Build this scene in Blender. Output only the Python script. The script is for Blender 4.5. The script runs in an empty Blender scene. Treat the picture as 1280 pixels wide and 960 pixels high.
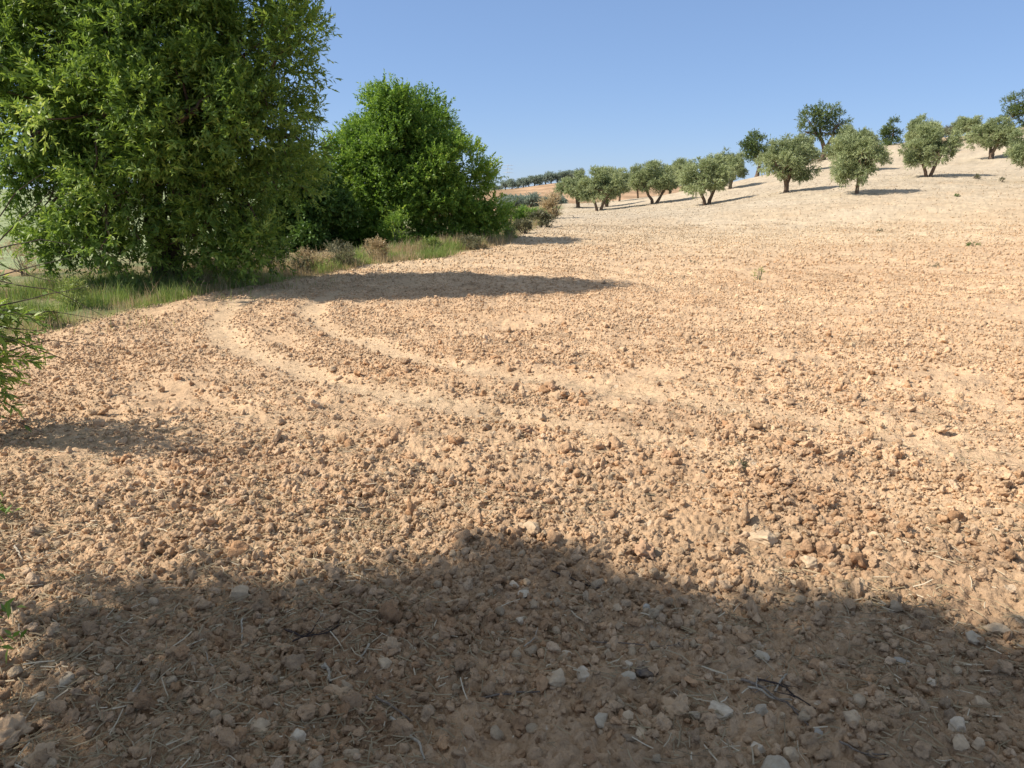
import bpy, bmesh, math, random
import numpy as np

# ------------------------------------------------------------------ camera, sky, sun, exposure
sc = bpy.context.scene
CAM_H = 1.6
TANP = 245.0 / 960.0
PITCH = math.atan(TANP)
cam_d = bpy.data.cameras.new('camera'); cam = bpy.data.objects.new('camera', cam_d)
sc.collection.objects.link(cam)
cam_d.sensor_width = 36; cam_d.lens = 27.0; cam_d.clip_start = 0.05; cam_d.clip_end = 8000
cam.location = (0, 0, CAM_H); cam.rotation_euler = (math.pi/2 - PITCH, 0, 0)
sc.camera = cam

SUN_EL = math.radians(44)
SUN_AZ = math.radians(-94)          # measured from +Y, clockwise positive: the sun stands to the left
world = bpy.data.worlds.new('World'); sc.world = world; world.use_nodes = True
wn = world.node_tree.nodes; wl = world.node_tree.links
bg = wn['Background']; sky = wn.new('ShaderNodeTexSky')
sky.sky_type = 'NISHITA'; sky.sun_disc = False
sky.sun_elevation = SUN_EL; sky.sun_rotation = SUN_AZ
sky.altitude = 2500; sky.air_density = 1.0; sky.dust_density = 1.0; sky.ozone_density = 10.0
EXP = 0.42; _g = 2.0**EXP
def vscale(src, v):
    m = wn.new('ShaderNodeVectorMath'); m.operation = 'MULTIPLY'; m.inputs[1].default_value = v; wl.new(src, m.inputs[0]); return m.outputs[0]
_k = vscale(sky.outputs[0], (.1435, .1435, .1435))      # softer gradient between zenith and horizon
_gm = wn.new('ShaderNodeGamma'); _gm.inputs[1].default_value = 0.5; wl.new(_k, _gm.inputs[0])
_lo = vscale(_gm.outputs[0], tuple(c/_g/.12 for c in (.69, .757, .90)))
_hi = vscale(_gm.outputs[0], tuple(c/_g/.12 for c in (1.45, 1.14, .87)))   # unseen upper sky tinted warmer and brighter, added fill for the shade
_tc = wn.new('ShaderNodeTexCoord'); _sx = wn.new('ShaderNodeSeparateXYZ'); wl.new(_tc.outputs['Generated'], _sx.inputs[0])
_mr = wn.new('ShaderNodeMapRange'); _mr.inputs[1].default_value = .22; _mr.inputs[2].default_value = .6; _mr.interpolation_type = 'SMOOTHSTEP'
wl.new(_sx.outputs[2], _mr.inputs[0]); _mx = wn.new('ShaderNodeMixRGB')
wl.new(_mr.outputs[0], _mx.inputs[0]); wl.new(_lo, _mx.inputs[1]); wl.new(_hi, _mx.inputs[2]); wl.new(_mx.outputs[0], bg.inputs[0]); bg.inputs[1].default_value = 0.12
sd = bpy.data.lights.new('sun', 'SUN'); sun = bpy.data.objects.new('sun', sd); sc.collection.objects.link(sun)
sd.energy = 4.8; sd.angle = math.radians(0.53); sd.color = (1.0, 0.90, 0.76)
from mathutils import Vector
sdir = Vector((math.sin(SUN_AZ)*math.cos(SUN_EL), math.cos(SUN_AZ)*math.cos(SUN_EL), math.sin(SUN_EL)))
sun.rotation_euler = sdir.to_track_quat('Z', 'Y').to_euler()
sun.location = (-30, 0, 40)
sc.view_settings.view_transform = 'Standard'; sc.view_settings.look = 'None'
sc.view_settings.exposure = EXP; sc.view_settings.gamma = 1
sc.view_settings.use_curve_mapping = False
sc.cycles.max_bounces = 6; sc.cycles.diffuse_bounces = 3; sc.cycles.transmission_bounces = 4
sc.cycles.transparent_max_bounces = 4

# ------------------------------------------------------------------ numeric helpers
RS = np.random.RandomState
def ray(px, py):
    u = (px-640)/960.0; w = (480-py)/960.0
    c, s = math.cos(PITCH), math.sin(PITCH)
    return u, c + w*s, -s + w*c
def P(px, py, d):
    u, a, b = ray(px, py); k = d/a
    return np.array((u*k, d, CAM_H + b*k))
def hsh(ix, iy, seed):
    n = (ix*374761393 + iy*668265263 + seed*1442695041) & 0xFFFFFFFF
    n = ((n ^ (n >> 13)) * 1274126177) & 0xFFFFFFFF
    n = ((n ^ (n >> 16)) * 2246822519) & 0xFFFFFFFF
    return ((n ^ (n >> 15)) & 0xFFFFFF) / float(0xFFFFFF)
def vnoise(x, y, seed=0):
    ix = np.floor(x).astype(np.int64); iy = np.floor(y).astype(np.int64)
    fx = x-ix; fy = y-iy; fx = fx*fx*(3-2*fx); fy = fy*fy*(3-2*fy)
    a = hsh(ix, iy, seed); b = hsh(ix+1, iy, seed); c = hsh(ix, iy+1, seed); d = hsh(ix+1, iy+1, seed)
    return (a*(1-fx)+b*fx)*(1-fy) + (c*(1-fx)+d*fx)*fy - 0.5
def fbm(x, y, seed=0, o=4):
    s = 0; a = 1.0
    for i in range(o):
        s = s + a*vnoise(x, y, seed+i*17); x = x*2.03+3.1; y = y*2.03-1.7; a *= 0.5
    return s
def domes(x, y, cell, seed, dens=1.0):
    gx = x/cell; gy = y/cell
    ix = np.floor(gx).astype(np.int64); iy = np.floor(gy).astype(np.int64)
    out = np.zeros_like(x)
    for i in (-1, 0, 1):
        for j in (-1, 0, 1):
            cx = ix+i; cy = iy+j
            px = cx + hsh(cx, cy, seed); py = cy + hsh(cx, cy, seed+1)
            r = 0.35 + 0.45*hsh(cx, cy, seed+2)
            on = hsh(cx, cy, seed+3) < dens
            d2 = ((gx-px)**2 + (gy-py)**2)/(r*r)
            out = np.maximum(out, np.where(on & (d2 < 1), r*np.sqrt(np.maximum(0, 1-d2)), 0))
    return out*cell
def sstep(a, b, x):
    t = np.clip((x-a)/(b-a), 0, 1); return t*t*(3-2*t)

# ------------------------------------------------------------------ what stands on the slope: base px, base py, distance, top py, half width px
OL = [  # bx, by, d, top, left, right, variant, label
 (748,264,60,211,714,776,0,'olive tree with forked trunk, nearest the grassy bank at the left end of the grove'),
 (722,259,68,213,697,746,1,'olive tree at the extreme left of the grove, touching the weedy bank'),
 (757,261,72,212,735,782,2,'olive crown half hidden behind the forked tree at the left end of the grove'),
 (774,252,82,209,756,802,3,'slim trunked olive second row back, between the left end tree and the twin trunk tree'),
 (818,254,60,202,786,851,4,'olive tree with two close dark trunks and wide low crown, left part of the grove'),
 (883,257,52,194,847,919,5,'olive tree with V shaped trunk standing lowest on the slope in front row'),
 (912,236,64,187,905,952,1,'pale olive tree directly behind and right of the V trunk olive'),
 (982,240,48,171,950,1023,0,'olive tree with leaning forked trunk below the dark reddish trunk tree'),
 (1070,243,42,163,1033,1109,5,'large round olive tree nearest the camera in the middle of the slope'),
 (1058,216,62,161,1036,1090,2,'olive tree top rising behind the large round olive'),
 (1160,221,50,158,1122,1192,4,'separate olive tree with two spreading trunks high on the pale slope'),
 (1146,193,74,145,1126,1172,3,'blue grey olive crown on the ridge behind the two trunked olive'),
 (1237,199,62,149,1207,1270,0,'olive with bent pale trunk high on the slope near the right border'),
 (1206,178,84,147,1186,1226,2,'thin yellowish olive at the ridge beside the brown rock heap'),
 (1287,228,45,161,1240,1312,5,'olive tree cut by the right border of the photo, low thick crown'),
 (853,238,76,196,836,874,1,'olive crown showing behind the left shoulder of the V trunk olive'),
 (838,243,80,203,815,852,3,'olive crown behind the right side of the twin trunk olive'),
 (797,248,88,206,784,812,0,'small far olive filling the gap left of the twin trunk olive'),
 (1000,215,70,168,980,1019,1,'darker olive top behind the olive with leaning forked trunk'),
]
# ------------------------------------------------------------------ terrain shape
ctl = []
for X in (-8, -4, 0, 4, 8):
    for Y in (-3, 2, 6, 10, 14):
        ctl.append((X, Y, 0.012*max(0, X)))
ctl += [(-15,-15,0),(15,-15,.2),(0,-30,0),(-40,-30,0),(45,-30,1),(40,0,1.2),(-40,0,-.5),(20,5,.3),(30,15,.9),
        (13,20,.15),(7,20,0),(0,20,0),(20,30,.55),(12,30,.1),(6,30,-.02),(28,32,1.2),(45,40,3),
        (-10,15,-.1),(-20,20,-.5),(-30,40,-1.2),(-10,35,-.6),(-4,48,-.6),(-6,75,-1.6),(-20,90,-2),(-60,60,-2),
        (45,120,3.5),(30,130,0.5),(60,70,8.5),(85,60,10),(70,115,6),(90,150,2),(60,160,-1),(20,140,-2),
        (-60,200,-3),(120,200,-2),(200,100,4),(-150,100,-3),(-200,300,0),(200,350,0),(0,420,1),(-150,-100,0),(200,-80,2)]
for (px, py, d) in [(690,270,42),(640,297,25),(705,253,75),(1100,182,86),(1040,193,86),(1190,171,88),(1275,160,95),(945,223,90),
                    (870,240,98),(800,247,98),(1280,270,30),(1000,262,36),(850,270,40),(660,263,110),(700,262,110),(650,247,180),
                    (700,245,200),(640,243,220),(712,227,300),(670,232,300),(620,239,300),(580,240,300)]:
    ctl.append(tuple(P(px, py, d)))
for t in OL: ctl.append(tuple(P(t[0], t[1], t[2])))
ctl = np.array(ctl, float)
def warp(x, y):                         # compress far distances so that the surface stays calm
    r = np.sqrt(x*x+y*y)+1e-6; k = np.where(r > 40, (40+40*np.log(np.maximum(r, 40)/40))/r, 1.0)
    return x*k, y*k
def tps_u(r2): return np.where(r2 > 0, 0.5*r2*np.log(np.maximum(r2, 1e-12)), 0)
_cx, _cy = warp(ctl[:, 0], ctl[:, 1]); N = len(ctl)
_K = tps_u((_cx[:, None]-_cx)**2 + (_cy[:, None]-_cy)**2) + np.eye(N)*6.0
_Pm = np.stack([np.ones(N), _cx, _cy], 1)
_A = np.block([[_K, _Pm], [_Pm.T, np.zeros((3, 3))]])
_w = np.linalg.solve(_A, np.concatenate([ctl[:, 2], np.zeros(3)]))
def H(x, y):
    x = np.atleast_1d(np.asarray(x, float)); y = np.atleast_1d(np.asarray(y, float))
    wx, wy = warp(x, y); z = _w[N] + _w[N+1]*wx + _w[N+2]*wy
    for i in range(N):
        z = z + _w[i]*tps_u((wx-_cx[i])**2 + (wy-_cy[i])**2)
    r = np.hypot(x, y); f = 1-sstep(330, 600, r)
    return np.clip(z, -12, 20)*f - 4*(1-f)
def H1(x, y): return float(H(x, y)[0])
_dd = np.exp(np.linspace(math.log(1.2), math.log(500), 900))
def hit(px, py):
    u, a, b = ray(px, py); xs = u/a*_dd; zs = CAM_H + b/a*_dd
    g = zs - H(xs, _dd); k = int(np.argmax(g < 0)) if (g < 0).any() else len(_dd)-1
    if k == 0: return xs[0], _dd[0]
    t = g[k-1]/(g[k-1]-g[k]) if g[k] < 0 else 1
    d = _dd[k-1]+(_dd[k]-_dd[k-1])*t
    return u/a*d, d

edgeY = np.array([-60, 0, 6, 8.75, 11, 13.3, 16.2, 18.5, 24.8, 42, 75, 110, 300])
edgeX = np.array([-12, -7.5, -6.2, -5.3, -4.9, -4.15, -3.2, -1.5, 0.1, 2.2, 5.0, 8.0, 30])
def side(x, y):  # > 0 inside the ploughed field, metres
    return x - np.interp(y, edgeY, edgeX) + 0.25*fbm(x*0.9, y*0.9, 5, 3)*np.clip(np.hypot(x, y)/10, .3, 3)
T1 = [hit(*p) for p in [(345,366),(300,378),(277,392),(272,408),(290,432),(340,455),(400,475),(470,490),(540,502),(640,518),(760,540),(900,568),(1060,604),(1280,655)]]
T2 = [hit(*p) for p in [(430,364),(398,376),(386,390),(398,406),(440,424),(520,450),(620,468),(720,482),(850,500),(980,520),(1120,545),(1290,580)]]
TF = T1[:1] + T1[1::2]
def pdist(x, y, pl):
    best = np.full(np.shape(x), 1e9)
    for (ax, ay), (bx, by) in zip(pl[:-1], pl[1:]):
        dx, dy = bx-ax, by-ay; L = dx*dx+dy*dy
        t = np.clip(((x-ax)*dx+(y-ay)*dy)/L, 0, 1)
        best = np.minimum(best, np.hypot(x-ax-t*dx, y-ay-t*dy))
    return best
def track(x, y):
    n = 0.12*fbm(x*3, y*3, 9, 3)
    a = 1-sstep(0.06, 0.28, pdist(x, y, T1)+n)
    b = (1-sstep(0.05, 0.25, pdist(x, y, T2)+n))*(.82 - 0.5*sstep(-.5, 2.5, x))
    return np.maximum(a*.88*(1-0.55*sstep(-1.0, 1.2, x)), b)
def furrow(x, y):
    n = fbm(x*.5, y*.5, 15, 3)
    return np.sin((pdist(x, y, TF) + .25*n)*6.283/0.62)
def detail(x, y):        # clod relief of the ploughed soil
    r = np.hypot(x, y); s = sstep(-0.3, 0.3, side(x, y))
    tr = track(x, y)
    amp = s*(1-0.85*tr)
    wx = x + 0.02*vnoise(x*25, y*25, 3); wy = y + 0.02*vnoise(x*25+9, y*25, 4)
    z = 0.05*fbm(x*1.1, y*1.1, 21, 4) + 0.011*furrow(x, y)*(1-sstep(25, 45, r))
    dz = 0.17*domes(wx, wy, 0.14, 31, .6) + 0.3*domes(wx+.03, wy, 0.05, 41, .8)*(1-.7*sstep(4, 7, r))
    near = r < 5
    d3 = np.zeros_like(dz); d3[near] = 0.5*domes(wx[near], wy[near], 0.026, 51, .8)
    dz = dz + d3 + 0.012*fbm(x*14, y*14, 61, 3) + 0.015*fbm(x*50, y*50, 71, 3)*(1-.6*sstep(3, 6, r))
    z = z*(0.4+0.6*s) + dz*amp*(1+0.35*sstep(8, 30, r)) + (1-s)*0.05*fbm(x*3, y*3, 81, 3) - 0.02*tr
    return z*(1-sstep(60, 110, r))
def albedo(x, y):
    r = np.hypot(x, y); s = sstep(-0.4, 0.3, side(x, y))
    soil = np.array((0.63, 0.445, 0.285)); pale = np.array((0.52, 0.44, 0.332)); mid = np.array((0.60, 0.468, 0.318))
    far_ = sstep(85, 120, r)
    n = fbm(x*0.35, y*0.35, 100, 4); n2 = fbm(x*2.5, y*2.5, 110, 3)
    k = sstep(8, 28, y + 7*n - 0.35*x); k2 = sstep(22, 42, y + 7*n - 0.30*x)
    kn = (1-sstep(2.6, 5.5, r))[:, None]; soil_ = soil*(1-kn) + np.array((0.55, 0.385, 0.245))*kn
    c = soil_*(1-k)[:, None] + mid*k[:, None]
    c = c*(1-k2)[:, None] + pale*k2[:, None]
    c = c*(1+0.16*n+0.14*n2*(1+.6*k))[:, None]
    c = c*(1 - .07*k*np.clip(furrow(x*.45, y*.45), 0, 1)*(1-far_))[:, None]
    red = sstep(0.1, 0.6, fbm(x*0.8+5, y*0.8, 120, 3))
    c = c*(1-red[:, None]*np.array((0.02, .05, .08)))
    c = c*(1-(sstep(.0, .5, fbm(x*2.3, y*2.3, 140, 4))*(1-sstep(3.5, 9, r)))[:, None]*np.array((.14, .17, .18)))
    tr = track(x, y)[:, None]; c = c*(1-tr) + np.array((0.635, 0.47, 0.31))*tr
    verge = np.array((0.27, 0.22, 0.12)) * (1+0.5*n2)[:, None]
    g = sstep(-.1, .35, fbm(x*.5, y*.5, 130, 3))[:, None]
    verge = verge*(1-g) + np.array((0.15, 0.19, 0.08))*g
    c = verge*(1-s)[:, None] + c*s[:, None]
    far = sstep(85, 120, r)[:, None]
    band = sstep(-2, 6, x)*sstep(150, 170, y + 20*n)*(1-sstep(285, 300, y + 8*n))
    orange = np.array((0.45, 0.30, 0.185))*(1+0.25*np.sin(y*0.25 + 3*n))[:, None]
    grove = np.array((0.33, 0.22, 0.13))
    fc = grove*(1-band[:, None]) + orange*band[:, None]
    leftg = (sstep(-8, -12, x))[:, None]
    lf = np.array((0.28, 0.33, 0.17))*(1+.3*n2)[:, None]
    lf = np.where((np.abs(y+0.3*x-13) < .8)[:, None] & (x < -9)[:, None], np.array((0.45, 0.30, 0.18)), lf)
    c = c*(1-far) + fc*far
    c = c*(1-leftg) + lf*leftg
    return np.clip(c, 0.01, 0.9)

# ------------------------------------------------------------------ object helpers
def mesh_np(name, V, F, mat, attrs=None, smooth=False, parent=None, loc=(0, 0, 0), alb=None):
    me = bpy.data.meshes.new(name); V = np.ascontiguousarray(V, np.float32)
    F = np.ascontiguousarray(F, np.int32); nf, k = F.shape
    me.vertices.add(len(V)); me.vertices.foreach_set('co', V.ravel())
    me.loops.add(nf*k); me.loops.foreach_set('vertex_index', F.ravel())
    me.polygons.add(nf); me.polygons.foreach_set('loop_start', np.arange(0, nf*k, k, dtype=np.int32))
    me.polygons.foreach_set('loop_total', np.full(nf, k, np.int32))
    if smooth: me.polygons.foreach_set('use_smooth', np.ones(nf, bool))
    me.update(calc_edges=True)
    for an, av in (attrs or {}).items():
        a = me.attributes.new(an, 'FLOAT', 'POINT'); a.data.foreach_set('value', np.ascontiguousarray(av, np.float32))
    if alb is not None:
        a = me.attributes.new('alb', 'FLOAT_COLOR', 'POINT')
        a.data.foreach_set('color', np.ascontiguousarray(np.concatenate([alb, np.ones((len(alb), 1))], 1), np.float32).ravel())
    me.materials.append(mat)
    o = bpy.data.objects.new(name, me); sc.collection.objects.link(o); o.location = loc
    if parent: o.parent = parent
    return o
def thing(name, loc, label, cat, group=None):
    o = bpy.data.objects.new(name, None); sc.collection.objects.link(o); o.location = loc
    o.empty_display_size = 0.2; o['label'] = label; o['category'] = cat
    if group: o['group'] = group
    return o
def copy_tree(o, parent=None):
    c = o.copy(); sc.collection.objects.link(c)
    if parent: c.parent = parent
    for ch in list(o.children): copy_tree(ch, c)
    return c
def tagm(o, label, cat, group=None):
    o['label'] = label; o['category'] = cat
    if group: o['group'] = group

# ------------------------------------------------------------------ materials
def mat_base(name):
    m = bpy.data.materials.new(name); m.use_nodes = True; nt = m.node_tree
    return m, nt, nt.nodes['Principled BSDF']
def nd(nt, t, **kw):
    n = nt.nodes.new(t)
    for k, v in kw.items():
        if k.startswith('i_'): n.inputs[k[2:]].default_value = v
        else: setattr(n, k, v)
    return n
def soil_material(name, near_bump=True, speck=True):
    m, nt, b = mat_base(name); L = nt.links.new
    b.inputs['Roughness'].default_value = 0.95; b.inputs['Specular IOR Level'].default_value = 0.15
    at = nd(nt, 'ShaderNodeAttribute', attribute_name='alb')
    g = nd(nt, 'ShaderNodeNewGeometry')
    n1 = nd(nt, 'ShaderNodeTexNoise', i_Scale=18.0, i_Detail=6.0, i_Roughness=.7)
    n2 = nd(nt, 'ShaderNodeTexNoise', i_Scale=3.5, i_Detail=5.0)
    n3 = nd(nt, 'ShaderNodeTexVoronoi', i_Scale=9.0)
    for n in (n1, n2, n3): L(g.outputs['Position'], n.inputs['Vector'])
    r1 = nd(nt, 'ShaderNodeMapRange'); L(n1.outputs[0], r1.inputs[0])
    r1.inputs[1].default_value = .3; r1.inputs[2].default_value = .7; r1.inputs[3].default_value = .74; r1.inputs[4].default_value = 1.22
    r2 = nd(nt, 'ShaderNodeMapRange'); L(n2.outputs[0], r2.inputs[0])
    r2.inputs[1].default_value = .3; r2.inputs[2].default_value = .7; r2.inputs[3].default_value = .88; r2.inputs[4].default_value = 1.1
    mu = nd(nt, 'ShaderNodeMath', operation='MULTIPLY'); L(r1.outputs[0], mu.inputs[0]); L(r2.outputs[0], mu.inputs[1])
    vm = nd(nt, 'ShaderNodeVectorMath', operation='SCALE'); L(at.outputs['Color'], vm.inputs[0]); L(mu.outputs[0], vm.inputs['Scale'])
    out = vm.outputs[0]
    if speck:   # scattered pale lime stones in the soil
        lt = nd(nt, 'ShaderNodeMath', operation='LESS_THAN'); L(n3.outputs['Distance'], lt.inputs[0]); lt.inputs[1].default_value = .2
        sep = nd(nt, 'ShaderNodeSeparateColor'); L(n3.outputs['Color'], sep.inputs[0])
        gt = nd(nt, 'ShaderNodeMath', operation='GREATER_THAN'); L(sep.outputs[0], gt.inputs[0]); gt.inputs[1].default_value = .8
        mm = nd(nt, 'ShaderNodeMath', operation='MULTIPLY'); L(lt.outputs[0], mm.inputs[0]); L(gt.outputs[0], mm.inputs[1])
        m2 = nd(nt, 'ShaderNodeMath', operation='MULTIPLY'); L(mm.outputs[0], m2.inputs[0]); m2.inputs[1].default_value = .5
        mx = nd(nt, 'ShaderNodeMixRGB'); L(m2.outputs[0], mx.inputs[0]); L(out, mx.inputs[1]); mx.inputs[2].default_value = (.66, .56, .43, 1)
        out = mx.outputs[0]
    L(out, b.inputs['Base Color'])
    bu = nd(nt, 'ShaderNodeBump'); bu.inputs['Strength'].default_value = .9; bu.inputs['Distance'].default_value = .016
    n4 = nd(nt, 'ShaderNodeTexNoise', i_Scale=75.0, i_Detail=5.0, i_Roughness=.65); L(g.outputs['Position'], n4.inputs['Vector'])
    L(n4.outputs[0], bu.inputs['Height'])
    bu2 = nd(nt, 'ShaderNodeBump'); bu2.inputs['Strength'].default_value = .6; bu2.inputs['Distance'].default_value = .06
    n5 = nd(nt, 'ShaderNodeTexNoise', i_Scale=9.0, i_Detail=4.0, i_Roughness=.6); L(g.outputs['Position'], n5.inputs['Vector'])
    L(n5.outputs[0], bu2.inputs['Height']); L(bu2.outputs[0], bu.inputs['Normal'])
    L(bu.outputs[0], b.inputs['Normal'])
    return m
M_soil = soil_material('ploughed_soil'); M_clod = soil_material('soil_clod', speck=False)

def leaf_material(name, dark, light, tip, trans=.35, rough=.5):
    m = bpy.data.materials.new(name); m.use_nodes = True; nt = m.node_tree; nt.nodes.clear(); L = nt.links.new
    out = nd(nt, 'ShaderNodeOutputMaterial')
    at = nd(nt, 'ShaderNodeAttribute', attribute_name='lv')
    cr = nd(nt, 'ShaderNodeValToRGB'); e = cr.color_ramp.elements
    e[0].position = 0; e[0].color = (*dark, 1); e[1].position = .75; e[1].color = (*light, 1)
    t = e.new(1.0); t.color = (*tip, 1)
    L(at.outputs['Fac'], cr.inputs[0])
    p = nd(nt, 'ShaderNodeBsdfPrincipled'); p.inputs['Roughness'].default_value = rough; p.inputs['Specular IOR Level'].default_value = .4
    L(cr.outputs[0], p.inputs['Base Color'])
    tr = nd(nt, 'ShaderNodeBsdfTranslucent')
    hs = nd(nt, 'ShaderNodeHueSaturation'); hs.inputs['Hue'].default_value = .485; hs.inputs['Saturation'].default_value = 1.1; hs.inputs['Value'].default_value = 1.5
    L(cr.outputs[0], hs.inputs['Color']); L(hs.outputs[0], tr.inputs[0])
    mx = nd(nt, 'ShaderNodeMixShader'); mx.inputs[0].default_value = trans
    L(p.outputs[0], mx.inputs[1]); L(tr.outputs[0], mx.inputs[2]); L(mx.outputs[0], out.inputs[0])
    return m
M_willow = leaf_material('willow_leaf', (.07,.135,.032), (.22,.34,.07), (.45,.55,.16))
M_ash = leaf_material('bright_leaf', (.085,.175,.035), (.21,.345,.07), (.42,.53,.13), .42)
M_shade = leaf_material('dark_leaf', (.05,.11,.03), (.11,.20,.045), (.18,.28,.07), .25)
M_olive = leaf_material('olive_leaf', (.18,.23,.115), (.36,.42,.22), (.48,.54,.31), .28, .45)
M_oak = leaf_material('oak_leaf', (.07,.115,.045), (.15,.21,.075), (.22,.28,.11), .25)
M_far = leaf_material('far_leaf', (.20,.26,.22), (.30,.36,.29), (.38,.43,.34), .3)  # paler, bluer leaf tone: distance haze put into the colour
M_grass = leaf_material('green_grass_blade', (.15,.22,.065), (.27,.36,.11), (.42,.44,.2), .35)
M_dry = leaf_material('dry_grass_blade', (.30,.24,.13), (.50,.41,.25), (.66,.56,.38), .3)
M_scrub = leaf_material('grey_scrub_leaf', (.10,.11,.06), (.20,.20,.12), (.32,.29,.18), .25)
M_straw = leaf_material('straw', (.20,.15,.09), (.40,.32,.20), (.62,.54,.40), .1, .7)

def bark_material(name, c1, c2, sc_=14):
    m, nt, b = mat_base(name); L = nt.links.new; b.inputs['Roughness'].default_value = .9
    g = nd(nt, 'ShaderNodeTexCoord'); mp = nd(nt, 'ShaderNodeMapping'); mp.inputs['Scale'].default_value = (1, 1, .25)
    L(g.outputs['Object'], mp.inputs[0])
    n = nd(nt, 'ShaderNodeTexNoise', i_Scale=float(sc_), i_Detail=6.0, i_Roughness=.7); L(mp.outputs[0], n.inputs['Vector'])
    cr = nd(nt, 'ShaderNodeValToRGB'); e = cr.color_ramp.elements; e[0].position = .35; e[1].position = .68
    e[0].color = (*c1, 1); e[1].color = (*c2, 1); L(n.outputs[0], cr.inputs[0]); L(cr.outputs[0], b.inputs['Base Color'])
    bu = nd(nt, 'ShaderNodeBump'); bu.inputs['Distance'].default_value = .03; bu.inputs['Strength'].default_value = .8
    L(n.outputs[0], bu.inputs['Height']); L(bu.outputs[0], b.inputs['Normal'])
    return m
M_bark = bark_material('willow_bark', (.06,.038,.025), (.17,.115,.08))
M_obark = bark_material('olive_bark', (.09,.06,.042), (.25,.175,.12))
M_twig = bark_material('dry_twig', (.12,.09,.07), (.34,.28,.22), 40)
M_dtwig = bark_material('dark_twig', (.03,.022,.02), (.09,.06,.05), 40)
M_pale_twig = bark_material('bleached_twig', (.38,.32,.24), (.62,.55,.44), 40)

def stone_material(name, col, var=.2):
    m, nt, b = mat_base(name); L = nt.links.new; b.inputs['Roughness'].default_value = .88; b.inputs['Specular IOR Level'].default_value = .2
    g = nd(nt, 'ShaderNodeTexCoord'); n = nd(nt, 'ShaderNodeTexNoise', i_Scale=6.0, i_Detail=7.0, i_Roughness=.7)
    ob = nd(nt, 'ShaderNodeNewGeometry'); L(ob.outputs['Position'], n.inputs['Vector']); n.inputs['Scale'].default_value = 28
    dust = (.52, .38, .25)
    cr = nd(nt, 'ShaderNodeValToRGB'); e = cr.color_ramp.elements; e[0].position = .36; e[1].position = .66
    e[0].color = (*[c*(1-var)*.5+d*.5*.8 for c, d in zip(col, dust)], 1); e[1].color = (*[min(.9, c*(1+var*.5)) for c in col], 1)
    L(n.outputs[0], cr.inputs[0]); L(cr.outputs[0], b.inputs['Base Color'])
    n2 = nd(nt, 'ShaderNodeTexNoise', i_Scale=90.0, i_Detail=5.0); L(ob.outputs['Position'], n2.inputs['Vector'])
    bu = nd(nt, 'ShaderNodeBump'); bu.inputs['Distance'].default_value = .006; bu.inputs['Strength'].default_value = .7
    L(n2.outputs[0], bu.inputs['Height']); L(bu.outputs[0], b.inputs['Normal'])
    return m
STONE = {'pale': stone_material('pale_limestone', (.60,.51,.39)), 'grey': stone_material('grey_stone', (.44,.38,.29)),
         'blue': stone_material('blue_grey_stone', (.39,.385,.35)), 'tan': stone_material('tan_stone', (.54,.415,.28)),
         'brown': stone_material('brown_clod', (.50,.35,.22), .3), 'red': stone_material('red_clod', (.44,.27,.165), .3),
         'dark': stone_material('charred_clod', (.07,.065,.065), .4)}

# ------------------------------------------------------------------ ground sheet
def build_ground():
    ang = np.concatenate([np.linspace(-180, -44, 70)[:-1], np.linspace(-44, 44, 1250), np.linspace(44, 180, 70)[1:]])
    rr = [0.25, .5, .75, 1.0, 1.15]; 
    while rr[-1] < 70: rr.append(rr[-1] + min(rr[-1]**2/1150.0, rr[-1]*0.0085))
    while rr[-1] < 5000: rr.append(rr[-1]*1.03)
    rr = np.array(rr); A, R = np.meshgrid(np.radians(ang), rr)
    x = (R*np.sin(A)).ravel(); y = (R*np.cos(A)).ravel()
    z = H(x, y); m = np.hypot(x, y) < 112
    z[m] += detail(x[m], y[m])
    na = len(ang); nr = len(rr)
    i = np.arange(nr-1)[:, None]*na + np.arange(na-1)[None]
    F = np.stack([i, i+1, i+na+1, i+na], -1).reshape(-1, 4)[:, ::-1]
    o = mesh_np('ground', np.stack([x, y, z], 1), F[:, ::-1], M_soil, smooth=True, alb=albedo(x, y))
    o['kind'] = 'structure'
    return o
ground = build_ground()
if ground.data.polygons[10].normal.z < 0: ground.data.flip_normals()
def GZ(x, y):
    x = np.atleast_1d(np.asarray(x, float)); y = np.atleast_1d(np.asarray(y, float)); return H(x, y) + detail(x, y)
def gz(x, y): return float(GZ(x, y)[0])

# ------------------------------------------------------------------ clods
_ico = {}
def ico(n):
    if n not in _ico:
        bm = bmesh.new(); bmesh.ops.create_icosphere(bm, subdivisions=n, radius=1)
        _ico[n] = (np.array([v.co[:] for v in bm.verts]), np.array([[v.index for v in f.verts] for f in bm.faces]))
        bm.free()
    return _ico[n]
def rock_shape(n, seed, cuts=9, rough=.12):
    V, F = ico(n); V = V.copy(); r = RS(seed)
    for _ in range(cuts):
        nn = r.normal(size=3); nn /= np.linalg.norm(nn); o = r.uniform(.5, .88)
        d = V@nn; V -= np.outer(np.maximum(0, d-o)*.93, nn)
    f1 = r.normal(size=(6, 3))*2.2; ph = r.uniform(0, 6.3, 6)
    f2 = r.normal(size=(10, 3))*6; ph2 = r.uniform(0, 6.3, 10)
    d = np.sin(V@f1.T+ph).sum(1)*rough*.35 + np.sin(V@f2.T+ph2).sum(1)*rough*.16
    return V*(1+d)[:, None], F
def rotmats(r, n, tilt=None):
    q = r.normal(size=(n, 4)); q /= np.linalg.norm(q, axis=1)[:, None]
    w, x, y, z = q.T
    return np.stack([1-2*(y*y+z*z), 2*(x*y-z*w), 2*(x*z+y*w), 2*(x*y+z*w), 1-2*(x*x+z*z), 2*(y*z-x*w), 2*(x*z-y*w), 2*(y*z+x*w), 1-2*(x*x+y*y)], 1).reshape(n, 3, 3)
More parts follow.
